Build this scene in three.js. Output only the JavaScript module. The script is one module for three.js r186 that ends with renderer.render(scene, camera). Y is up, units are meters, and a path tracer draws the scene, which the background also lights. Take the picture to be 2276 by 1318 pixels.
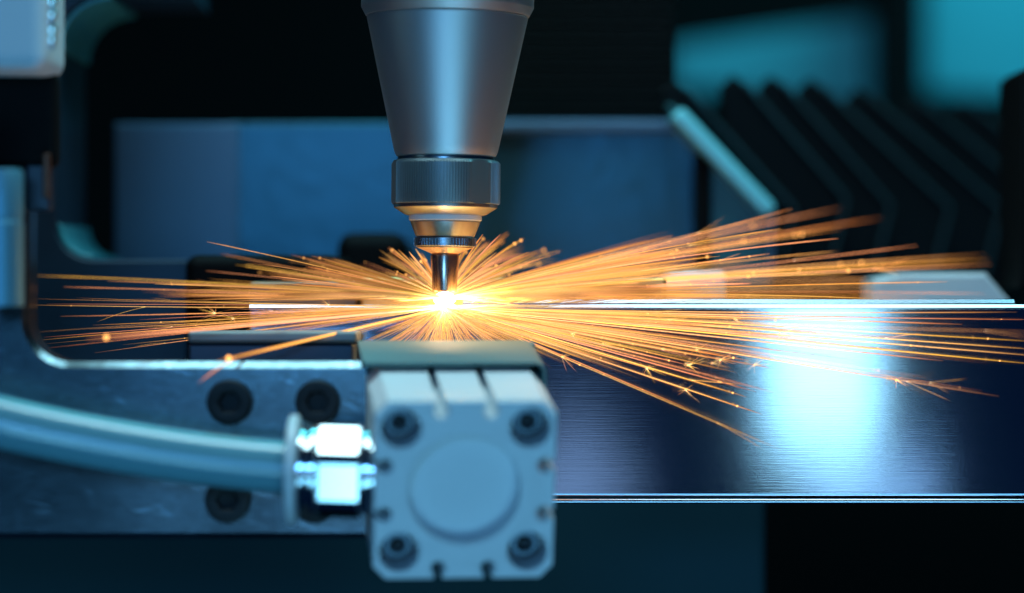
import * as THREE from 'three';
import { RoundedBoxGeometry } from 'three/addons/geometries/RoundedBoxGeometry.js';
import { mergeGeometries, toCreasedNormals } from 'three/addons/utils/BufferGeometryUtils.js';
import { RectAreaLightUniformsLib } from 'three/addons/lights/RectAreaLightUniformsLib.js';

RectAreaLightUniformsLib.init();
const MM = 0.001, DIST = 600, PX = 0.1;          // camera 600 mm from the cut; 0.1 mm for a photo pixel there
const scene = new THREE.Scene();
scene.background = new THREE.Color().setRGB(0.0004, 0.006, 0.026);   // the dim blue workshop around
const camera = new THREE.PerspectiveCamera(2 * Math.atan(659 / 6000) * 180 / Math.PI, 2276 / 1318, 0.02, 20);
camera.position.set(0, 0, DIST * MM);
camera.lookAt(0, 0, 0);
camera.focus = 0.600;
camera.userData.fStop = 4.6;
camera.updateProjectionMatrix();
const renderer = new THREE.WebGLRenderer({ antialias: true });
renderer.toneMapping = THREE.LinearToneMapping;
renderer.toneMappingExposure = 1;
renderer.shadowMap.enabled = true;

// ---------------------------------------------------------------- helpers
let seed = 7;
const rnd = () => { seed = (seed * 1664525 + 1013904223) >>> 0; return seed / 4294967296; };
const rr = (a, b) => a + (b - a) * rnd();
const used = {};
const numbered = (n) => { const k = used[n] = (used[n] ?? -1) + 1; return k ? `${n}_${String(k).padStart(3, '0')}` : n; };
const at = (px, py, z = 0) => { const k = PX * (DIST - z) / DIST; return [(px - 1138) * k, (659 - py) * k, z]; };  // photo pixel on the plane z -> mm
const per = (z) => PX * (DIST - z) / DIST;                                                                  // mm for a pixel on the plane z
function put(o, parent) {
  o.castShadow = o.receiveShadow = true;
  parent.add(o); return o;
}
function part(name, geo, mat, parent) {            // geometry in mm
  if (!geo.userData.inMetres) { geo.scale(MM, MM, MM); geo.userData.inMetres = true; }
  const m = new THREE.Mesh(geo, mat); m.name = name; return put(m, parent);
}
function thing(name, label, category, p = [0, 0, 0], group) {
  const o = new THREE.Group(); o.name = numbered(name); o.position.set(p[0] * MM, p[1] * MM, p[2] * MM);
  o.userData = { label, category }; if (group) o.userData.group = group;
  scene.add(o); return o;
}
function single(name, geo, mat, label, category, group) {
  const m = part(numbered(name), geo, mat, scene); m.userData = { ...m.userData, label, category }; if (group) m.userData.group = group; return m;
}
function structure(name, geo, mat) { const m = part(numbered(name), geo, mat, scene); m.userData.kind = 'structure'; return m; }
const rbox = (w, h, d, r = 0.6, x = 0, y = 0, z = 0) => new RoundedBoxGeometry(w, h, d, 2, Math.min(r, w / 2.01, h / 2.01, d / 2.01)).translate(x, y, z);
function pxBox(x0, y0, x1, y1, z0, z1, r) {        // a box whose front face (z0) covers the pixel rectangle
  const [a, b] = at(x0, y0, z0), [c, d] = at(x1, y1, z0);
  return rbox(c - a, b - d, z0 - z1, r, (a + c) / 2, (b + d) / 2, (z0 + z1) / 2);
}
function pxShape(pts, z) { return new THREE.Shape(pts.map(([x, y]) => new THREE.Vector2(at(x, y, z)[0], at(x, y, z)[1]))); }
function extrude(shape, depth, bevel = 0, seg = 2, curve = 16) {        // front face at z = 0, goes back
  const g = new THREE.ExtrudeGeometry(shape, { depth: depth - 2 * bevel, bevelEnabled: bevel > 0, bevelSize: bevel, bevelThickness: bevel, bevelOffset: -bevel, bevelSegments: seg, curveSegments: curve });
  return g.translate(0, 0, -depth + bevel);
}
const lathe = (pts, n = 96) => toCreasedNormals(new THREE.LatheGeometry(pts.map(([r, y]) => new THREE.Vector2(r, y)), n), 0.5);
const merge = (list) => mergeGeometries(list.map((g) => { const k = g.index ? g.toNonIndexed() : g; for (const a of Object.keys(k.attributes)) if (!['position', 'normal', 'uv', 'color'].includes(a)) k.deleteAttribute(a); k.morphAttributes = {}; return k; }));

// ---------------------------------------------------------------- textures (grain and wear only)
function noiseTex(n, fn, rx = 1, ry = 1, color = false) {
  const d = new Uint8Array(n * n * 4);
  for (let y = 0; y < n; y++) for (let x = 0; x < n; x++) { const v = fn(x / n, y / n, x, y), i = (y * n + x) * 4; const c = Array.isArray(v) ? v : [v, v, v]; for (let k = 0; k < 3; k++) d[i + k] = Math.max(0, Math.min(255, c[k] * 255)); d[i + 3] = 255; }
  const t = new THREE.DataTexture(d, n, n); t.wrapS = t.wrapT = THREE.RepeatWrapping; t.magFilter = THREE.LinearFilter; t.minFilter = THREE.LinearMipmapLinearFilter; t.generateMipmaps = true;
  t.repeat.set(rx, ry); if (color) t.colorSpace = THREE.SRGBColorSpace; t.needsUpdate = true; return t;
}
function lattice(n) { const a = new Float32Array(n * n).map(() => rnd()); return (u, v, fx, fy) => { const x = u * fx, y = v * fy, x0 = Math.floor(x), y0 = Math.floor(y), s = (k) => k * k * (3 - 2 * k), tx = s(x - x0), ty = s(y - y0), g = (i, j) => a[(((j % fy) + fy) % fy % n) * n + (((i % fx) + fx) % fx % n)]; return (g(x0, y0) * (1 - tx) + g(x0 + 1, y0) * tx) * (1 - ty) + (g(x0, y0 + 1) * (1 - tx) + g(x0 + 1, y0 + 1) * tx) * ty; }; }
const N1 = lattice(256);
const brushed = noiseTex(512, (u, v) => 0.4 * N1(u, v, 3, 256) + 0.35 * N1(u + 0.3, v, 9, 200) + 0.25 * N1(u, v + 0.4, 24, 256));
const grain = noiseTex(256, (u, v) => 0.5 * N1(u, v, 256, 256) + 0.5 * N1(u + .2, v, 120, 120));
const blotch = noiseTex(256, (u, v) => 0.5 * N1(u, v, 6, 6) + 0.3 * N1(u, v, 17, 17) + 0.2 * N1(u, v, 60, 60));
function scratchTex() {
  const n = 512, a = new Float32Array(n * n).fill(0.5);
  for (let k = 0; k < 700; k++) { let x = rr(0, n), y = rr(0, n); const L = rr(6, 46), th = rr(-0.35, 0.12), d = rr(-0.3, 0.35); for (let s = 0; s < L; s++) { const i = ((Math.floor(y + s * Math.sin(th)) + n) % n) * n + (Math.floor(x + s * Math.cos(th)) % n); a[i] = Math.max(0, Math.min(1, a[i] + d)); } }
  return noiseTex(n, (u, v, x, y) => 0.6 * a[y * n + x] + 0.25 * N1(u, v, 4, 256) + 0.15 * N1(u, v, 40, 40));
}
const scratched = scratchTex();
const fleck = noiseTex(512, (() => { const n = 512, a = new Float32Array(n * n); for (let k = 0; k < 150; k++) { const x = rr(0, n), y = rr(0, n), L = rr(6, 22), w = rr(1, 3.5), d = rr(0.15, 0.5), th = rr(-0.5, 0.1); for (let i = -24; i < 24; i++) for (let j = -24; j < 24; j++) { const u = i * Math.cos(th) + j * Math.sin(th), v = -i * Math.sin(th) + j * Math.cos(th), q = (u / L) ** 2 + (v / w) ** 2; if (q < 1) a[((Math.floor(y + j) + n) % n) * n + (Math.floor(x + i) + n) % n] += d * (1 - q); } } return (u, v, x, y) => 0.5 + 0.22 * N1(u, v, 5, 7) + 0.14 * N1(u, v, 60, 200) + 0.7 * a[y * n + x]; })(), 1, 1, true);
const rep = (t, x, y) => { const c = t.clone(); c.repeat.set(x, y); c.needsUpdate = true; return c; };
const mat = (r, g, b, rough, metal = 0, more = {}) => new THREE.MeshPhysicalMaterial({ color: new THREE.Color().setRGB(r, g, b), roughness: rough, metalness: metal, ...more });

// uv in mm / 100 from position, for box-like shapes
function uvPlane(g, s = 100) { const p = g.attributes.position, u = new Float32Array(p.count * 2); for (let i = 0; i < p.count; i++) { u[2 * i] = (p.getX(i) + p.getZ(i) * 0.37) / s; u[2 * i + 1] = (p.getY(i) + p.getZ(i) * 0.61) / s; } g.setAttribute('uv', new THREE.BufferAttribute(u, 2)); return g; }

const M = {
  coneMetal: mat(0.6, 0.62, 0.63, 0.46, 1, { bumpMap: rep(grain, 6, 3), bumpScale: 0.000014 }),
  nut: mat(0.24, 0.27, 0.28, 0.46, 0.8),
  steel: mat(0.44, 0.43, 0.44, 0.28, 1),
  nozzle: mat(0.78, 0.56, 0.44, 0.26, 1),
  ceramic: mat(0.75, 0.76, 0.76, 0.45),
  darkSteel: mat(0.4, 0.4, 0.42, 0.3, 1),
  plate: mat(0.4, 0.48, 0.62, 0.09, 1, { anisotropy: 0.75, anisotropyRotation: Math.PI / 2, bumpMap: rep(brushed, 1.3, 4.2), bumpScale: 0.0000034 }),  // steel base tinted with the blue light that falls on it
  edge: mat(0.5, 0.54, 0.62, 0.16, 1),
  bracket: mat(0.28, 0.39, 0.43, 0.24, 0.95, { map: rep(fleck, 1.1, 1.1), bumpMap: rep(scratched, 1.7, 1.7), bumpScale: 0.000016 }),
  bolt: mat(0.018, 0.018, 0.02, 0.45, 0, { specularIntensity: 0.35 }),
  body: mat(0.74, 0.76, 0.78, 0.48, 0, { bumpMap: rep(grain, 0.06, 0.06), bumpScale: 0.00003 }),
  cover: mat(0.1, 0.2, 0.2, 0.6, 0.0),
  nickel: mat(0.66, 0.66, 0.68, 0.14, 1),
  hose: mat(0.2, 0.45, 0.53, 0.16, 0, { clearcoat: 1, clearcoatRoughness: 0.06, transmission: 0.3, thickness: 0.0 }),
  pom: mat(0.72, 0.74, 0.76, 0.35),
  whitePlastic: mat(0.62, 0.66, 0.7, 0.5),
  black: mat(0.002, 0.0022, 0.0026, 0.7, 0, { specularIntensity: 0.2 }),
  rubber: mat(0.0015, 0.0025, 0.0032, 0.55, 0, { specularIntensity: 0.2 }),
  navy: mat(0.006, 0.02, 0.04, 0.45, 0.2, { specularIntensity: 0.6 }),
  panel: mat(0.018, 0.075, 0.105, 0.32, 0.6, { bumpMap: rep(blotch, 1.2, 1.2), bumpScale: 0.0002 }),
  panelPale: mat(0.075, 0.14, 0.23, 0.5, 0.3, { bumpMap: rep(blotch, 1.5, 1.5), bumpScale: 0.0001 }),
  brass: mat(0.75, 0.5, 0.2, 0.4, 0.7),
  pale: mat(0.82, 0.85, 0.86, 0.5),
  tealPaint: mat(0.04, 0.34, 0.42, 0.6),
  tealLitCorner: mat(0.04, 0.26, 0.32, 0.3),
  tealLitEdge: mat(0.2, 0.62, 0.68, 0.4, 0.2),
  rim: mat(0.008, 0.026, 0.032, 0.5),
  screwHead: mat(0.035, 0.045, 0.06, 0.3, 1),
  apron: mat(0.004, 0.032, 0.045, 0.75, 0, { specularIntensity: 0.4 }),
  lampBody: mat(0.05, 0.05, 0.06, 0.5),
};

// ---------------------------------------------------------------- lamps (outside the frame)
function lampPanel(name, label, p, target, w, h, rgb, intensity) {     // mm
  const t = thing(name, label, 'lamp', p, 'work lamps around the machine');
  t.lookAt(new THREE.Vector3(...target.map((v) => v * MM)));           // +z of the group looks at the target
  part('housing', rbox(w + 8, h + 8, 14, 3, 0, 0, -8), M.lampBody, t);
  const glow = new THREE.MeshStandardMaterial({ color: 0x222222, emissive: new THREE.Color().setRGB(...rgb), emissiveIntensity: Math.min(1.2, intensity * 0.2) });
  part('diffuser', rbox(w, h, 2, 0.8, 0, 0, 0), glow, t);
  const l = new THREE.RectAreaLight(new THREE.Color().setRGB(...rgb), intensity, w * MM, h * MM);
  l.name = 'panel_light'; l.position.set(0, 0, 3 * MM); l.rotation.y = Math.PI; t.add(l);   // a RectAreaLight shines along its -z
  return t;
}
lampPanel('ceiling_lamp', 'wide pale cyan ceiling lamp hanging above the cutting head', [-20, 420, 70], [-10, 0, 20], 440, 170, [0.5, 0.88, 1.0], 8);
lampPanel('blue_front_lamp', 'blue lamp up beside the camera, mirrored in the rear panel', [-90, 130, 840], [-20, 0, 0], 170, 110, [0.12, 0.47, 1.0], 20);
lampPanel('low_front_lamp', 'lavender white lamp below the camera, mirrored in the hose fitting', [-86, -92, 800], [-30, -20, 40], 74, 60, [0.22, 0.56, 1.0], 5);
lampPanel('floor_lamp', 'broad cyan lamp low in front of the machine facing the cone', [75, -330, 560], [-10, 30, 0], 350, 150, [0.2, 0.66, 1.0], 6);
lampPanel('strip_lamp', 'tall narrow white lamp mirrored in the brushed plate', [172, -26, 900], [60, -10, 0], 60, 112, [0.45, 0.88, 1.0], 4.2);
lampPanel('corner_lamp', 'small blue lamp mirrored at the foot of the brushed plate', [200, -112, 900], [60, -30, 0], 70, 26, [0.35, 0.66, 1.0], 2.2);
lampPanel('slanted_lamp', 'slanted dim lamp mirrored beside the white actuator', [24, -122, 905], [40, -30, 0], 90, 60, [0.4, 0.62, 0.95], 0.7).rotateZ(-0.75);
lampPanel('added_teal_lamp', 'added unseen teal lamp above the bellows at the back of machine', [250, 330, -60], [140, 40, -160], 160, 90, [0.12, 0.75, 0.9], 6);  // unseen lamp added to light the bellows and the right rear
lampPanel('added_window_lamp', 'added unseen small teal lamp above the window of the rear clamp plate', [-40, 190, -84], [-118, 14, -82], 60, 36, [0.1, 0.8, 0.95], 16);  // unseen lamp, added to brighten the lower window corner
lampPanel('added_wall_lamp', 'added unseen teal lamp lighting the far wall panels', [330, 420, -520], [300, 130, -700], 200, 120, [0.12, 0.85, 1.0], 20);  // no such lamp in view, added to light the teal panels

// ---------------------------------------------------------------- setting
structure('back_wall', rbox(2600, 1800, 30, 1, 0, 0, -1000), M.black);
structure('machine_apron', pxBox(-400, 1040, 1702, 1700, -75, -130, 2), M.apron);

// ---------------------------------------------------------------- far background
{
  const z = -700;
  const g1 = extrude(pxShape([[1490, 105], [1955, 38], [1955, 235], [1490, 190]], z), 20, 1).translate(0, 0, z);
  single('wall_panel', g1, M.tealPaint, 'blurred teal wall panel behind the black bellows, left of the dark post', 'wall panel', 'teal wall panels');
  single('wall_panel', extrude(pxShape([[2060, -160], [2600, -160], [2600, 230], [2060, 200]], z), 20, 1).translate(0, 0, z), M.tealPaint, 'blurred teal wall panel behind the bellows, right of the dark post', 'wall panel', 'teal wall panels');
  single('dark_post', pxBox(1962, -200, 2052, 700, -640, -690, 3), M.black, 'out of focus black upright between two teal wall panels', 'post');
}
{ // ridged dark cover behind the cutting head, each ridge its own part
  const t = thing('ridged_cover', 'black cover of fine horizontal ridges behind the cutting head', 'cover', [0, 0, 0]);
  part('backing', pxBox(1030, -120, 1506, 266, -152, -170, 1), M.black, t);
  for (let y = -100; y < 258; y += 31) part('ridge', pxBox(1034, y, 1502, y + 22, -146, -156, 3), M.rubber, t);
}
{
  const t = thing('blue_backboard', 'blue steel backboard behind the cutting head with pale left section', 'backboard');
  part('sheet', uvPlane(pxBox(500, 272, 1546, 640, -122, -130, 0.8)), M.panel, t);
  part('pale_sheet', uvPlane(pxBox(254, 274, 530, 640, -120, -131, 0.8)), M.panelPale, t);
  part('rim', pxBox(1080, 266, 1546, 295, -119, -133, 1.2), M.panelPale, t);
}
single('dark_carriage', pxBox(748, 516, 905, 760, -84, -112, 4), M.black, 'black carriage block behind the nozzle', 'machine block');
single('dark_rail', pxBox(410, 566, 760, 760, -40, -92, 3), M.black, 'long black rail block left of the nozzle behind the sparks', 'machine block');

// far clamp plate with rounded window
{
  const t = thing('rear_clamp_plate', 'dark navy clamp plate with rounded window behind the near bracket', 'clamp plate', [0, 0, -58]);
  const z = -58, k = per(z), L = (125 - 1138) * k, B = (659 - 577) * k, T = (659 + 12) * k, r2 = 120 * k, R = (418 - 1138) * k, r = 80 * k, bot = (659 - 830) * k, out = (-420 - 1138) * k, top = (659 + 200) * k;
  const s = new THREE.Shape();
  s.moveTo(R, B); s.lineTo(R, bot); s.lineTo(out, bot); s.lineTo(out, top); s.lineTo(R, top); s.lineTo(R, T); s.lineTo(L + r2, T);
  s.absarc(L + r2, T - r2, r2, Math.PI / 2, Math.PI, false); s.lineTo(L, B + r); s.absarc(L + r, B + r, r, Math.PI, Math.PI * 1.5, false); s.lineTo(R, B);
  part('plate', toCreasedNormals(extrude(s, 46, 1.2, 3, 24), 0.5), M.navy, t);
  for (const [cx, cy, R, a0, a1] of [[L + r2, T - r2, r2, Math.PI / 2, Math.PI], [L + r, B + r, r, Math.PI, Math.PI * 1.5]]) {   // added corner strips, teal lamp light on the window wall put into colour
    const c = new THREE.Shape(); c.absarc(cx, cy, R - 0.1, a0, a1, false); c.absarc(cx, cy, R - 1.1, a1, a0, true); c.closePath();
    part('teal_lit_corner', toCreasedNormals(extrude(c, 44, 0.2, 1, 24).translate(0, 0, -1.4), 0.5), M.tealLitCorner, t);
  }
}

// bellows at the right: stacked slanted black leaves
{
  const t = thing('bellows_cover', 'black slanted bellows cover with teal light coloured into its front edge', 'bellows');
  const leaf = (dx, z, m, name, th) => {
    const pts = [[1492, 232], [1726, 474], [1722, 486], [1714, 640], [1580, 640], [1580, 335], [1480, 232]].map(([x, y]) => [x + dx, y]);
    return part(name, extrude(pxShape(pts, z), th, 0.5).translate(0, 0, z), m, t);
  };
  leaf(0, -112, mat(0.03, 0.16, 0.18, 0.5, 0.2), 'end_leaf', 5);
  // folded flange along the slanted top edge, caught teal light put into its colour
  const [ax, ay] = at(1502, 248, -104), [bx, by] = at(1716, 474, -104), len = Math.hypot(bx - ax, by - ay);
  const fl = rbox(len, 4.6, 22, 1.6); fl.rotateZ(Math.atan2(by - ay, bx - ax)).translate((ax + bx) / 2, (ay + by) / 2, -115); part('flange', fl, M.tealLitEdge, t);
  const [vx, vy] = at(1716, 480, -104), [, wy] = at(1716, 612, -104); part('edge_strip', rbox(1.4, vy - wy, 8, 0.5, vx, (vy + wy) / 2, -109), M.panelPale, t);
  [[1504, 188, 1766, 466], [1634, 176, 1882, 444], [1719, 178, 1980, 456], [1806, 184, 2112, 462], [1912, 206, 2226, 464], [2036, 226, 2340, 470], [2150, 236, 2460, 474]].forEach(([sx, sy, ex, ey], k) => {
    const z = -130 - k * 10, pts = [[sx - 34, sy + 16], [sx - 6, sy - 12], [sx + 12, sy], [ex, ey], [ex + 4, ey + 12], [ex - 46, 640], [ex - 230, 640], [sx - 12, 400]];
    part('leaf', extrude(pxShape(pts, z), 3, 0.8).translate(0, 0, z), M.rubber, t);
    const [ax1, ay1] = at(sx + 20, sy + 8, z), [bx1, by1] = at(ex, ey, z), el = Math.hypot(bx1 - ax1, by1 - ay1);
    part('rim', rbox(el, 1.1, 2.4, 0.5).rotateZ(Math.atan2(by1 - ay1, bx1 - ax1)).translate((ax1 + bx1) / 2, (ay1 + by1) / 2, z + 0.6), M.rim, t);  // paler bars added on the leaf edges, caught light put into their colour
    const [cx1, cy1] = at(ex - 46, 640, z), fl2 = Math.hypot(cx1 - bx1, cy1 - by1);
    part('rim', rbox(fl2, 0.9, 2.2, 0.4).rotateZ(Math.atan2(cy1 - by1, cx1 - bx1)).translate((cx1 + bx1) / 2, (cy1 + by1) / 2, z + 0.5), M.rim, t);
  });
}
single('slim_post', pxBox(1547, 338, 1582, 640, -108, -130, 1.5), M.black, 'slim dark upright where the rear panel meets the bellows', 'post');
single('edge_post', extrude(pxShape([[2270, 164], [2284, 150], [2440, 150], [2440, 640], [2266, 640], [2270, 600]], -60), 30, 0.8).translate(0, 0, -60), M.black, 'black chamfered post to the right of the bellows', 'post');

// supports behind the cut
single('brass_rest', pxBox(800, 616, 1482, 690, -16, -40, 1), M.brass, 'brass coloured rest bar right behind the cut', 'rest bar', 'rest bars');
single('dim_lit_rest', pxBox(552, 626, 796, 690, -20, -40, 1), mat(0.3, 0.22, 0.16, 0.5, 0.5), 'rest bar left of the nozzle with dim light put into its brown colour', 'rest bar', 'rest bars');  // continues the brass bar, its dimmer lighting put into the brown
single('white_block', pxBox(1484, 602, 1614, 690, -44, -66, 1.2), M.pale, 'small white block beside the brass rest bar', 'block');
single('pale_slab', extrude(pxShape([[1940, 690], [1940, 622], [2010, 607], [2192, 607], [2262, 690]], -66), 20, 1).translate(0, 0, -66), M.pale, 'pale slab with a slanted end under the bellows', 'slab');

// ---------------------------------------------------------------- workpiece: brushed sheet box, front face near the focus
{
  const t = thing('sheet_workpiece', 'brushed steel box section being cut below the nozzle', 'workpiece');
  const x0 = at(552, 0, 0.6)[0], x1 = at(2600, 0, 0.6)[0], yTop = at(0, 678.5, 0.6)[1], yBot = at(0, 1104, 0.6)[1];
  const front = rbox(x1 - x0, yTop - yBot, 3, 0.7, (x0 + x1) / 2, (yTop + yBot) / 2, -0.9);
  part('front_wall', uvPlane(front), M.plate, t);
  const bar = (pts, xa, xb) => { const g = new THREE.ExtrudeGeometry(new THREE.Shape(pts.map(([z, y]) => new THREE.Vector2(-z, y))), { depth: xb - xa, bevelEnabled: false }); return toCreasedNormals(g.rotateY(Math.PI / 2).translate(xa, 0, 0), 0.4); };
  part('top_edge', bar([[0.62, yTop - 0.9], [0.62, yTop - 0.45], [0.1, yTop + 0.12], [-2.6, yTop + 0.12], [-2.6, yTop - 0.9]], x0 + 0.2, x1), M.edge, t);
  const topL = at(1030, 668, -8)[0], topR = at(2246, 668, -8)[0], yT = at(0, 665, -3)[1];
  part('top_sheet', bar([[-3, yT - 2.4], [-3, yT - 0.85], [-3.8, yT - 0.05], [-5, yT], [-15, yT], [-15, yT - 2.4]], topL, topR), M.edge, t);
  part('lower_flange', rbox(x1 - x0, 1.1, 6, 0.5, (x0 + x1) / 2, yBot - 0.95, -1.4), M.edge, t);
  part('rear_wall', rbox(x1 - x0 - 2, 36, 2, 0.5, (x0 + x1) / 2, yTop - 24, -27), M.plate, t);
  part('floor_web', rbox(x1 - x0 - 2, 1.5, 26, 0.4, (x0 + x1) / 2, yBot + 1.2, -14.5), M.plate, t);
}

// ---------------------------------------------------------------- cutting head
{
  const t = thing('laser_cutting_head', 'satin metal laser cutting head with knurled nut and slim nozzle', 'cutting head', at(988, 659, 0));
  t.rotation.z = -0.0105;
  const y = (p) => (659 - p) * PX, pr = (list) => list.map(([r, p]) => [r * PX, y(p)]).reverse();
  part('upper_collar', lathe(pr([[150, -300], [192, -290], [192, 17], [190.5, 20], [182, 36], [176, 37.5], [100, 37.6]])), M.coneMetal, t);
  part('cone', lathe(pr([[100, 37.7], [177, 38], [179, 41], [118, 325], [115, 338], [111, 347], [106, 349.5], [60, 349.6]])), M.coneMetal, t);
  part('groove', lathe(pr([[50, 349], [107, 349.4], [108, 353], [108, 356], [60, 356.5]])), M.steel, t);
  // knurled nut: fine vertical ribs with flats milled between them
  {
    const n = 720, pos = [], idx = [], rows = [[356, 108], [358, 116], [364, 120.5], [450, 120.5], [453, 119.5], [454.5, 117], [455, 90]];
    for (let i = 0; i < n; i++) for (const [p, r0] of rows) {
      const a = i / n * Math.PI * 2, deg = a * 180 / Math.PI; let r = r0;
      const flat = ((deg + 360 - 12) % 60) - 30, onFlat = Math.abs(flat) < 15.5;        // three pairs of flats
      const side = Math.floor(((deg + 360 - 12) % 360) / 60);
      if (side % 2 === 0 && onFlat) r = Math.min(r0, 116.4 / Math.cos(flat * Math.PI / 180));
      else if (p > 363 && p < 454) r = r0 + (i % 6 < 3 ? 1.3 : -1.8);
      pos.push(r * PX * Math.sin(a), y(p), r * PX * Math.cos(a));
    }
    const m = rows.length; for (let i = 0; i < n; i++) for (let j = 0; j < m - 1; j++) { const a = i * m + j, b = ((i + 1) % n) * m + j; idx.push(a, a + 1, b, b, a + 1, b + 1); }
    const g = new THREE.BufferGeometry(); g.setAttribute('position', new THREE.Float32BufferAttribute(pos, 3)); g.setIndex(idx);
    part('knurled_nut', toCreasedNormals(g.toNonIndexed(), 0.4), M.nut, t);
  }
  part('nut_taper', lathe(pr([[90, 454], [116, 455.2], [115, 462], [91, 477], [84, 479], [40, 479.2]])), M.steel, t);
  part('ceramic_ring', lathe(pr([[60, 478], [80, 479], [81, 482], [81, 489], [79.5, 491], [60, 491.2]])), M.ceramic, t);
  part('nozzle_holder', lathe(pr([[60, 491.5], [77, 491.6], [78, 494], [66, 524], [64, 527], [40, 527.2]])), M.steel, t);
  {
    const g = [], n = 58; g.push(lathe(pr([[40, 527.5], [65, 528], [66.5, 530], [66.5, 546], [64, 548.5], [40, 548.8]])));
    for (let i = 0; i < n; i++) { const a = i / n * Math.PI * 2; g.push(new THREE.BoxGeometry(0.34, 1.8, 0.6).translate(0, y(538.2), 6.62).rotateY(a)); }
    part('knurled_ring', merge(g), M.darkSteel, t);
  }
  part('nozzle_shoulder', lathe(pr([[40, 548.9], [60, 549], [62, 550.5], [32, 563], [29, 566], [20, 566.2]])), M.nozzle, t);
  part('nozzle_tip', lathe(pr([[20, 566.3], [31, 566.4], [32, 569], [27, 646], [25, 649], [9, 649], [8, 640]])), M.nozzle, t);
}

// ---------------------------------------------------------------- near bracket with socket screws
const ZB = 37;
{
  const t = thing('near_clamp_bracket', 'scratched metal clamp bracket with rounded window and black socket screws', 'bracket', [0, 0, ZB]);
  const k = per(ZB), X = (p) => (p - 1138) * k, Y = (p) => (659 - p) * k, r = 95 * k, s = new THREE.Shape();
  s.moveTo(X(828), Y(804)); s.lineTo(X(828), Y(1198)); s.lineTo(X(-420), Y(1198)); s.lineTo(X(-420), Y(-120)); s.lineTo(X(62), Y(-120)); s.lineTo(X(62), Y(804) + r);
  s.absarc(X(62) + r, Y(804) + r, r, Math.PI, Math.PI * 1.5, false); s.lineTo(X(828), Y(804));
  part('plate', uvPlane(toCreasedNormals(extrude(s, 13, 1.3, 1, 24), 0.3)), M.bracket, t);
  const hexHole = () => { const q = new THREE.Path(); for (let i = 0; i <= 6; i++) { const a = i * Math.PI / 3; q[i ? 'lineTo' : 'moveTo'](2.2 * Math.cos(a), 2.2 * Math.sin(a)); } return q; };
  for (const [px, py, R] of [[512, 893, 50], [707, 893, 49], [508, 1110, 50], [702, 1112, 49]]) {
    const c = new THREE.Shape(); c.absarc(0, 0, R * k, 0, Math.PI * 2, false); c.holes.push(hexHole());
    const top = extrude(c, 3.2, 0.5, 3, 40), floor = new THREE.CylinderGeometry(R * k - 0.6, R * k - 0.6, 0.8, 40).rotateX(Math.PI / 2).translate(0, 0, -3.3);
    const b = part('socket_screw', merge([toCreasedNormals(top, 0.5), floor]), M.bolt, t); b.position.set(X(px) * MM, Y(py) * MM, 3.7 * MM);
  }
}
{
  const t = thing('jaw_block', 'grey jaw block with pale top lip behind the bracket window', 'jaw block');
  part('lip', pxBox(416, 736, 794, 763, 21, 4, 0.9), mat(0.24, 0.27, 0.27, 0.5, 0.3), t);
  part('body', pxBox(418, 764, 786, 860, 19.4, 4.6, 0.8), mat(0.05, 0.08, 0.12, 0.5, 0.4), t);
}

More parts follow.
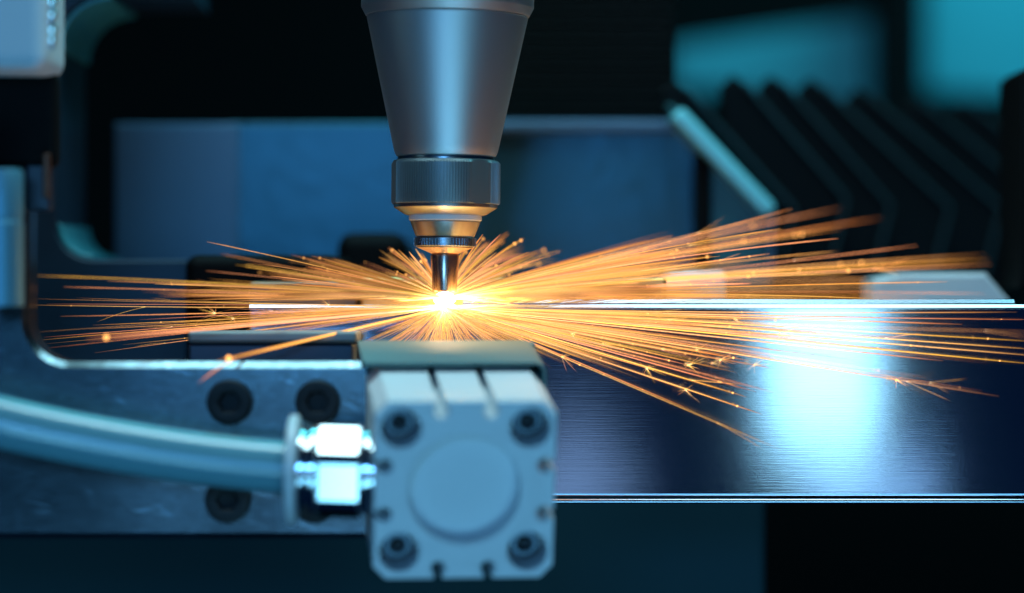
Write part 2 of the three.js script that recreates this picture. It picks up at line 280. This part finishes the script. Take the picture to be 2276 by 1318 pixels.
// ---------------------------------------------------------------- pneumatic actuator
{
  const zA = 62, k = per(zA);
  const t = thing('pneumatic_actuator', 'pale square pneumatic actuator with round recess and screw holes', 'actuator', at(1033, 1090, zA));
  t.rotation.set(0.215, 0.115, 0, 'YXZ');
  const W = 18.1, H = 18.4, c = 2.6;
  const outline = () => {
    const s = new THREE.Shape(), d = 3.6, nk = 0.85, cr = 1.5;
    // walk the square anticlockwise, with a keyhole groove at each of two places per side
    const sides = [[[W, -H], [0, 1], [-1, 0], H], [[W, H], [-1, 0], [0, -1], W], [[-W, H], [0, -1], [1, 0], H], [[-W, -H], [1, 0], [0, 1], W]];
    let first = true;
    for (const [[sx, sy], [ux, uy], [ix, iy], half] of sides) {
      const P = (a, b) => [sx + ux * a + ix * b, sy + uy * a + iy * b], go = (a, b) => { const q = P(a, b); if (first) { s.moveTo(...q); first = false; } else s.lineTo(...q); };
      go(c, 0);
      for (const g of [half - 5, half + 5]) {
        go(g - nk, 0); go(g - nk, d - cr * 1.6);
        for (let i = 1; i < 12; i++) { const a = -Math.PI * 0.82 + i / 12 * Math.PI * 1.64; go(g + cr * Math.sin(a), d - cr + cr * Math.cos(a)); }
        go(g + nk, d - cr * 1.6); go(g + nk, 0);
      }
      go(2 * half - c, 0);
    }
    s.closePath(); return s;
  };
  const circ = (x, y, r) => { const p = new THREE.Path(); p.absarc(x, y, r, 0, Math.PI * 2, true); return p; };
  const hx = 12.9, hy = 12.8, holes = [[-hx, hy], [hx, hy], [-hx, -hy], [hx, -hy]];
  const s1 = outline(); holes.forEach(([x, y]) => s1.holes.push(circ(x, y, 4.0))); s1.holes.push(circ(0, 0, 11.2));
  const s2 = outline(); holes.forEach(([x, y]) => s2.holes.push(circ(x, y, 4.0)));
  const s3 = outline(); holes.forEach(([x, y]) => s3.holes.push(circ(x, y, 2.3)));
  const front = extrude(s1, 4.4, 0.35, 3, 48), mid = extrude(s2, 3.6, 0, 1, 40).translate(0, 0, -4.402), rear = extrude(s3, 36, 0, 1, 32).translate(0, 0, -8.004);
  part('body', merge([toCreasedNormals(front, 0.5), toCreasedNormals(mid, 0.5), toCreasedNormals(rear, 0.5)]), M.body, t);
  for (const [x, y] of holes) {
    const sc = new THREE.Shape(); sc.absarc(0, 0, 3.1, 0, Math.PI * 2, false); const q = new THREE.Path(); for (let i = 0; i <= 6; i++) { const a = i * Math.PI / 3; q[i ? 'lineTo' : 'moveTo'](1.5 * Math.cos(a), 1.5 * Math.sin(a)); } sc.holes.push(q);
    const b = part('cap_screw', extrude(sc, 3, 0.4, 3, 32).translate(0, 0, -4.9), M.screwHead, t); b.position.set(x * MM, y * MM, 0);
  }
  // bent guard sheet over the top and down the right side
  const g = new THREE.Shape(), gx = W + 0.9, gy = H + 2.0, th = 1.1, R = 2.6;
  g.moveTo(-W - 1, gy); g.lineTo(gx - R, gy); g.absarc(gx - R, gy - R, R, Math.PI / 2, 0, true); g.lineTo(gx, -8); g.lineTo(gx - 0.7, -8); g.lineTo(gx - 0.7, gy - R);
  g.absarc(gx - R, gy - R, R - 0.7, 0, Math.PI / 2, false); g.lineTo(-W - 1, gy - th); g.closePath();
  part('spark_light_block', rbox(2 * W + 1, 2 * H + 3.4, 3, 0.6, 0.2, 0.1, -42.6), M.cover, t);  // unseen plate added to keep spark light out of the body grooves
  part('guard_sheet', toCreasedNormals(extrude(g, 20, 0.2, 2, 16).translate(0, 0, -24), 0.5), M.cover, t);
}

// ---------------------------------------------------------------- air fitting and hose
{
  const z = 54, k = per(z), t = thing('air_fitting', 'shiny nickel hose fitting screwed into the left of the actuator', 'fitting', at(735, 1046, z));
  t.rotation.z = -0.03;
  const alongX = (g) => g.rotateZ(-Math.PI / 2), X = (p) => (p - 735) * k;
  part('flange', alongX(lathe([[5, -1.1], [10.6, -1.0], [11.1, -0.6], [11.1, 0.6], [10.6, 1.0], [5, 1.1]].map(([r, y]) => [r, y]), 64)).translate(X(652), 0, 0), M.pom, t);
  part('sleeve', alongX(lathe([[4, -2], [7.4, -2], [8.6, -1.5], [8.6, -0.6], [7.2, -0.2], [7.2, 0.4], [8.9, 0.8], [8.9, 1.8], [4, 2]], 64)).translate(X(684), 0, 0), M.nickel, t);
  const hex = new THREE.Shape(); for (let i = 0; i < 12; i++) { const a = Math.floor(i / 2) * Math.PI / 3 + 0.733 + (i % 2 ? 0.12 : -0.12), R = 9.6; hex[i ? 'lineTo' : 'moveTo'](R * Math.cos(a), R * Math.sin(a)); } hex.closePath();   // corners cut flat so they mirror as dark bands between the facets
  part('hex_nut', extrude(hex, 9, 0.6, 3).rotateY(Math.PI / 2).translate(X(805), 0, 0), M.nickel, t);
  part('thread_collar', alongX(lathe([[4, -1.4], [7.6, -1.4], [8.6, -0.9], [8.6, 0.2], [7.4, 0.5], [7.4, 1.4], [4, 1.4]], 64)).translate(X(820), 0, 0), M.nickel, t);
}
{
  const pts = [[-220, 880, 62], [0, 938, 60], [180, 976, 57], [360, 1007, 55], [520, 1028, 54], [648, 1040, 54]].map(([x, y, z]) => new THREE.Vector3(...at(x, y, z)));
  const path = new THREE.CatmullRomCurve3(pts), n = 900, g = new THREE.TubeGeometry(path, n, 5.4, 28), p = g.attributes.position, q = new THREE.Vector3(), c = new THREE.Vector3();
  for (let i = 0; i <= n; i++) { path.getPointAt(i / n, c); const k = 1 + 0.004 * Math.sin(i * 2 * Math.PI / 9); for (let r = 0; r <= 28; r++) { const v = i * 29 + r; q.fromBufferAttribute(p, v).sub(c).multiplyScalar(k).add(c); p.setXYZ(v, q.x, q.y, q.z); } }   // fine ribs round the hose
  g.computeVertexNormals();
  single('air_hose', g, M.hose, 'thick translucent pale blue air hose running into the nickel fitting', 'hose');
}

// ---------------------------------------------------------------- upper left clamp pieces
single('white_clamp_body', pxBox(-300, -200, 100, 154, 62, 36, 3), M.whitePlastic, 'blurred pale white clamp body at the top of the bracket', 'clamp body');
{
  const z = 56, t = thing('clamp_fitting', 'small shiny fitting beside the white clamp body', 'fitting', at(113, 30, z));
  for (const [dy, r] of [[4.5, 1.0], [2.6, 1.2], [0, 0.95], [-3.2, 1.15], [-5, 0.9]]) part('ring', lathe([[0.2, -0.8], [r, -0.7], [r + 0.25, 0], [r, 0.7], [0.2, 0.8]], 32).translate(0, dy, 0), M.nickel, t);
  part('stem', new THREE.CylinderGeometry(0.8, 0.8, 14, 20), M.darkSteel, t);
}
single('dark_clamp_block', pxBox(-200, 158, 128, 372, 44, 38.5, 2), M.black, 'black clamp block under the white clamp body', 'clamp block');
single('dark_link', pxBox(54, 200, 112, 470, 43, 38.3, 1), mat(0.012, 0.02, 0.035, 0.4), 'dark hanging link beside the piston rod', 'link');
single('copper_strip', pxBox(93, 340, 110, 440, 46, 43.2, 0.5), mat(0.12, 0.04, 0.02, 0.4, 0.6), 'thin copper coloured strip on the dark link', 'strip');
{
  const z = 56, k = per(z), t = thing('piston_rod', 'blue metal piston rod with rounded top at the left', 'piston rod', at(2, 680, z));
  part('rod', lathe([[0.1, 0], [50 * k, 0], [50 * k, 185 * k], [47 * k, 188 * k], [47 * k, 193 * k], [49.5 * k, 196 * k], [49.5 * k, 296 * k], [46 * k, 303 * k], [0.1, 304 * k]], 64), mat(0.14, 0.34, 0.44, 0.5, 0.7), t);
}

// ---------------------------------------------------------------- sparks
const O = new THREE.Vector3(...at(988, 662, 1.4));
const sparkMat = new THREE.MeshBasicMaterial({ color: 0xffffff, vertexColors: true });
sparkMat.name = 'hot_spark';
const heat = (s, gain, hot) => {   // colour along the flight: the metal cools from yellow-white to dull orange
  const w = Math.pow(Math.max(0, 1 - s / hot), 1.3), e = gain * (s > 0.75 ? 1 - 0.75 * (s - 0.75) / 0.25 : 1), m = Math.max(0, 1 - s);
  return [e * (2.0 + 1.4 * m + 10 * w), e * (0.72 + 0.85 * m + 7 * w), e * (0.16 + 0.3 * m + 4.2 * w * w)];
};
function streak(from, dir, L, r, gain, { bend = 0, hot = 0.18, seg = 10, sides = 4, s0 = 0, blunt = 0 } = {}) {      // mm
  const pos = [], col = [], nor = [], idx = [], d = dir.clone().normalize(), hg = rr(0.78, 1.3), hb = rr(0.6, 1.7), up = Math.abs(d.y) > 0.9 ? new THREE.Vector3(1, 0, 0) : new THREE.Vector3(0, 1, 0), a = new THREE.Vector3().crossVectors(d, up).normalize(), b = new THREE.Vector3().crossVectors(a, d);
  for (let i = 0; i <= seg; i++) {
    const q = i / seg, s = s0 + (1 - s0) * Math.pow(q, 1.15), rad = r * (q === 1 ? 0.25 : 0.45 + 0.75 * q - (blunt ? 0 : 0.35) * q ** 4), c = heat(blunt ? s * 0.78 : s, gain, hot), y = bend * L * s * s;
    for (let j = 0; j < sides; j++) { const th = j / sides * 2 * Math.PI, n = a.clone().multiplyScalar(Math.cos(th)).addScaledVector(b, Math.sin(th)); pos.push(from.x + d.x * L * s + n.x * rad, from.y + d.y * L * s + y + n.y * rad, from.z + d.z * L * s + n.z * rad); nor.push(n.x, n.y, n.z); col.push(c[0], c[1] * hg, c[2] * hb); }
  }
  for (let i = 0; i < seg; i++) for (let j = 0; j < sides; j++) { const p = i * sides + j, q = i * sides + (j + 1) % sides; idx.push(p, q, p + sides, q, q + sides, p + sides); }
  const g = new THREE.BufferGeometry(); g.setAttribute('position', new THREE.Float32BufferAttribute(pos, 3)); g.setAttribute('normal', new THREE.Float32BufferAttribute(nor, 3)); g.setAttribute('color', new THREE.Float32BufferAttribute(col, 3)); g.setIndex(idx);
  g.userData.point = (s) => new THREE.Vector3(from.x + d.x * L * s, from.y + d.y * L * s + bend * L * s * s, from.z + d.z * L * s);
  return g;
}
const tint = (g, c) => { const n = g.attributes.position.count, a = new Float32Array(n * 3); for (let i = 0; i < n; i++) a.set(c, 3 * i); g.deleteAttribute('uv'); g.setAttribute('color', new THREE.BufferAttribute(a, 3)); return g; };
const bead = (p, r, e) => tint(new THREE.IcosahedronGeometry(r, 1).translate(p.x, p.y, p.z), [2.4 * e, 1.05 * e, 0.28 * e]);
const dirOf = (deg, zt) => new THREE.Vector3(Math.cos(deg * Math.PI / 180), Math.sin(deg * Math.PI / 180), zt).normalize();
function spark(label, group, deg, Lpx, zt, r, gain, o = {}) {
  const L = Lpx * PX * Math.hypot(1, zt), g = streak(o.from ?? O, dirOf(deg, zt), L, r, gain, { seg: 14, sides: 6, hot: 0.16, ...o });
  const point = g.userData.point, m = single('spark', g, sparkMat, label, 'spark', group);
  for (const s of o.beads ?? []) part('bead', bead(point(s), r * rr(1.5, 2.3), gain * 1.3), sparkMat, m);
  if (!o.burst && rnd() < 0.3) {   // a fork near the end of the flight
    const p = point(rr(0.7, 0.92)), n = rnd() < 0.5 ? 1 : 2;
    for (let i = 0; i < n; i++) part('fork', streak(p, dirOf(deg + rr(4, 16) * (rnd() < 0.5 ? -1 : 1), zt + rr(-0.1, 0.1)), rr(4, 12), r * 0.5, gain * 0.7, { seg: 6, sides: 4, hot: 0.05, bend: rr(-0.15, 0.05) }), sparkMat, m);
  }
  if (o.burst) {
    const p = point(o.burst), list = [bead(p, r * 2.2, gain * 1.6)];
    for (let i = 0; i < 11; i++) { const f = streak(p, dirOf(i < 6 ? deg + rr(-50, 50) : rr(0, 360), rr(-.4, .4)), i < 6 ? rr(1.5, 5.0) : rr(0.8, 2.4), 0.022, gain * 0.8, { seg: 4, sides: 3, hot: 0.3 }); list.push(f); }
    part('burst', merge(list.map((q) => (q.index ? q.toNonIndexed() : q))), sparkMat, m);
  }
  return m;
}
const beads = (n) => Array.from({ length: n }, () => rr(0.45, 0.97));
// the long ones that can be told apart
for (let i = 0; i < 44; i++) { const u = rnd(), deg = 1.2 + 15 * Math.pow(u, 1.5), L = deg < 6 ? rr(600, 1290) : rr(380, 900); spark('long orange spark flying right above the steel edge', 'sparks flying right above the edge', deg, L, rr(-1.1, 0.5), rr(0.045, 0.1), rr(0.35, 0.95), { blunt: 1, bend: rr(-0.06, 0.02), beads: beads(rnd() < 0.6 ? 1 : 2) }); }
for (const [x, y, zt] of [[1985, 472, -0.8], [1885, 450, -0.9], [2240, 572, -0.5], [2238, 560, -0.6], [2236, 585, -0.4], [1880, 500, -0.7]]) spark('long orange spark flying right above the steel edge', 'sparks flying right above the edge', Math.atan2(662 - y, x - 988) * 57.3 + 1.2, Math.hypot(x - 988, y - 662) * (1 - zt * 0.12), zt, 0.17, 0.9, { bend: -0.02, beads: beads(2) });
for (let i = 0; i < 30; i++) { const deg = 178.8 - 15 * Math.pow(rnd(), 1.4), L = deg > 174 ? rr(450, 900) : rr(200, 640); spark('orange spark flying left above the steel edge', 'sparks flying left above the edge', deg, L, rr(-0.9, 0.6), rr(0.06, 0.12), rr(0.2, 0.5), { blunt: 1, bend: rr(-0.03, 0.0), beads: rnd() < 0.5 ? beads(1) : [] }); }
const plateSpark = (deg, L, zt, r, gain, o) => { const b = o.burst; return spark(b ? 'orange spark ending in a starry burst in front of the brushed plate' : 'sharp orange streak of spark crossing the front of the brushed plate', b ? 'bursting sparks in front of the plate' : 'spark streaks in front of the plate', deg, L, zt, r, gain, o); };
const lowPoint = () => new THREE.Vector3(O.x + rr(-1, 2), at(0, 684, 1.6)[1], 1.9);
for (let i = 0; i < 46; i++) { const deg = -1.2 - 24 * Math.pow(rnd(), 1.4), L = deg > -9 ? rr(500, 1320) : rr(330, 820); plateSpark(deg, L, rr(0.03, 0.28), rr(0.045, 0.11), rr(0.55, 1.0), { from: lowPoint(), bend: rr(-0.02, 0.02), beads: beads(rnd() < 0.5 ? 1 : 2), burst: rnd() < 0.2 ? rr(0.8, 0.99) : 0 }); }
for (const [x, y, b] of [[1690, 918, 0], [1640, 880, 0], [2290, 808, 0], [2270, 775, 0], [2285, 790, 0], [1965, 842, 1], [1605, 798, 1], [1640, 800, 0], [2120, 720, 0], [1530, 810, 1], [2090, 800, 0]]) plateSpark(Math.atan2(684 - y, x - 988) * 57.3, Math.hypot(x - 988, y - 684), 0.06, 0.11, 1, { from: lowPoint(), beads: beads(1), burst: b ? 1 : 0 });
for (let i = 0; i < 34; i++) { const deg = 179.5 + 8.5 * Math.pow(rnd(), 1.9), L = i % 3 ? rr(420, 800) : rr(780, 935), from = new THREE.Vector3(O.x, at(0, 680, 1.6)[1], 1.9); spark('orange spark flying left below the steel edge', 'sparks flying left below the edge', deg, L, rr(-0.02, 0.1), rr(0.03, 0.07), rr(0.25, 0.75), { from, bend: rr(-0.01, 0.02), beads: rnd() < 0.6 ? beads(1) : [], burst: rnd() < 0.15 ? 0.6 : 0 }); }
for (const [x, y, zt] of [[205, 752, 0.55], [490, 802, 0.8]]) spark('thick blurred spark flying low towards the bracket window', 'sparks flying low', Math.atan2(684 - y, x - 988) * 57.3, Math.hypot(x - 988, y - 684) * 0.93, zt, 0.3, 0.8, { from: new THREE.Vector3(O.x, at(0, 684, 1.6)[1], 1.9), beads: [0.95] });
// the dense spray that nobody could count
{
  const list = [], add = (deg, Lpx, zt, r, gain, o) => list.push(streak(o?.from ?? O, dirOf(deg, zt), Lpx * PX * Math.hypot(1, zt), r, gain, { seg: 7, sides: 3, hot: 0.3, ...o }));
  const lowFrom = () => new THREE.Vector3(O.x + rr(-1, 1), at(0, 682, 1.6)[1], 1.9);
  const bundle = (n, deg, sd, L0, L1, z0, z1, r0, r1, g0, g1, o = {}) => { for (let i = 0; i < n; i++) { const k = (rnd() + rnd() + rnd() - 1.5) / 1.5; add(deg + sd * k, L0 + (L1 - L0) * Math.pow(rnd(), 1.4), rr(z0, z1), rr(r0, r1), g0 + (g1 - g0) * 1.15 * Math.pow(rnd(), 1.3) - 0.06, { ...o, bend: (o.bend ?? -0.02) * rr(0.4, 1.4) + rr(-0.025, 0.02), from: o.low ? lowFrom() : O }); } };
  // low, hot and crowded, to both sides of the cut
  bundle(620, 3.4, 3.8, 110, 500, -0.9, 0.8, 0.05, 0.11, 0.5, 1.1, { hot: 0.7 });
  bundle(200, 3, 3.2, 120, 300, -0.7, 0.7, 0.08, 0.16, 0.8, 1.3, { hot: 1 });
  bundle(120, 177, 3.2, 90, 220, -0.7, 0.7, 0.06, 0.13, 0.7, 1.1, { hot: 1 });
  bundle(260, 2, 8, 30, 190, -0.9, 0.9, 0.08, 0.17, 0.9, 1.6, { hot: 1 });
  bundle(180, 178, 7, 30, 130, -0.9, 0.9, 0.08, 0.16, 0.8, 1.3, { hot: 1 });
  bundle(200, 4.0, 3.2, 280, 490, -1.8, 1.6, 0.12, 0.22, 0.4, 0.7, { hot: 0.4 });
  bundle(70, 176.5, 3.2, 200, 420, -1.7, 1.2, 0.1, 0.2, 0.2, 0.45, { hot: 0.3 });
  bundle(260, 1.2, 1.6, 200, 700, -0.4, 0.4, 0.03, 0.07, 0.4, 0.9, { hot: 0.45, bend: -0.004 });
  bundle(280, 177, 3.4, 110, 470, -0.9, 0.8, 0.028, 0.06, 0.22, 0.55, { hot: 0.45 });
  bundle(170, 179, 1.2, 200, 620, -0.4, 0.4, 0.03, 0.06, 0.3, 0.7, { hot: 0.4, bend: -0.004 });
  // bundles thrown higher, far out of focus
  const high = (deg, n, L0, L1, g, b) => { for (let i = 0; i < n; i++) { const a = deg + 1.7 * (rnd() + rnd() - 1), L = L0 + (L1 - L0) * Math.pow(rnd(), 1.2), steep = Math.abs(90 - deg) < 56 ? 1.8 : 1, zt = rnd() < 0.75 ? steep * rr(-1.9, -0.4) : steep > 1 ? rr(-1.2, -0.3) : rr(0.2, 0.9), r = rr(0.07, 0.16) * (steep > 1 ? 1.35 : 1), gain = g * rr(0.35, 0.9); add(a, L * (1 - zt * 0.06), zt, r, gain, { bend: b * rr(0.3, 1.3), hot: 0.22, blunt: 1, seg: 8 }); if (rnd() < 0.3) { const q = list[list.length - 1].userData.point(rr(0.9, 0.99)), h = bead(q, r * 2.1, gain * 1.6); list.push(h.setIndex([...Array(h.attributes.position.count).keys()])); } } };
  for (const [deg, n, L0, L1, g] of [[8, 50, 220, 600, 0.7], [11, 44, 220, 580, 0.65], [13.5, 36, 220, 580, 0.6], [16, 32, 180, 540, 0.55], [20, 24, 160, 400, 0.55], [27, 18, 130, 290, 0.6], [35, 14, 120, 250, 0.6], [44, 16, 110, 235, 0.65], [53, 14, 100, 220, 0.6], [63, 12, 100, 200, 0.55], [72, 12, 90, 180, 0.5]]) high(deg + rr(-1, 1), n, L0, L1, g, -0.0028 * deg);
  for (const [deg, n, L0, L1, g] of [[172, 36, 160, 480, 0.36], [168, 30, 140, 420, 0.33], [163, 22, 120, 400, 0.3], [158, 16, 110, 330, 0.3], [150, 14, 90, 240, 0.3], [141, 10, 80, 190, 0.3], [133, 14, 80, 190, 0.45], [126, 22, 60, 150, 0.6], [117, 20, 60, 140, 0.6]]) high(deg + rr(-1, 1), n, L0, L1, g, -0.0024 * (180 - deg));
  // in front of the plate, below the edge
  bundle(190, -3.5, 3, 160, 620, 0.02, 0.2, 0.022, 0.05, 0.4, 0.9, { low: 1, hot: 0.3, bend: 0.0 });
  for (const [deg, n, L0, L1] of [[-9, 70, 150, 620], [-13, 56, 140, 540], [-18, 56, 110, 480], [-23, 44, 100, 340], [-29, 40, 80, 270], [-36, 36, 60, 210]]) bundle(n, deg, 2.6, L0, L1, 0.02, 0.35, 0.018, 0.045, 0.35, 0.85, { low: 1, hot: 0.2, bend: 0.01 });
  for (let i = 0; i < 520; i++) add(-8 - 164 * rnd(), 40 + 130 * Math.pow(rnd(), 1.4), rr(0.02, 0.8), rr(0.022, 0.05), rr(0.35, 0.85), { from: lowFrom(), bend: rr(-0.05, 0.03) });
  bundle(140, 183, 2.4, 140, 520, 0.02, 0.2, 0.022, 0.05, 0.35, 0.8, { low: 1, bend: 0.0 });
  for (const [deg, n, L0, L1] of [[188, 50, 120, 460], [195, 40, 100, 300], [204, 36, 80, 230], [214, 30, 70, 200]]) bundle(n, deg, 2.4, L0, L1, 0.02, 0.35, 0.022, 0.05, 0.3, 0.7, { low: 1, bend: 0.01 });
  const m = single('spark_spray', mergeGeometries(list), sparkMat, 'dense spray of fine orange sparks bursting from the cut', 'sparks'); m.userData.kind = 'stuff';
}
// the white-hot point where the beam meets the metal
{
  const t = thing('cutting_flame', 'white hot glowing point between nozzle tip and steel edge', 'flame', [O.x, O.y - 0.2, 1.0]);
  const hot = new THREE.MeshStandardMaterial({ color: 0xffffff, emissive: new THREE.Color().setRGB(1, 0.9, 0.86), emissiveIntensity: 9 });
  part('hot_spot', new THREE.SphereGeometry(1, 32, 20).scale(2.5, 1.5, 1.5), hot, t);
  const l = new THREE.PointLight(new THREE.Color().setRGB(1, 0.56, 0.2), 0.002, 0, 2); l.name = 'cut_light'; l.shadow.radius = 0.1; l.castShadow = true; t.add(l);
}
renderer.render(scene, camera);
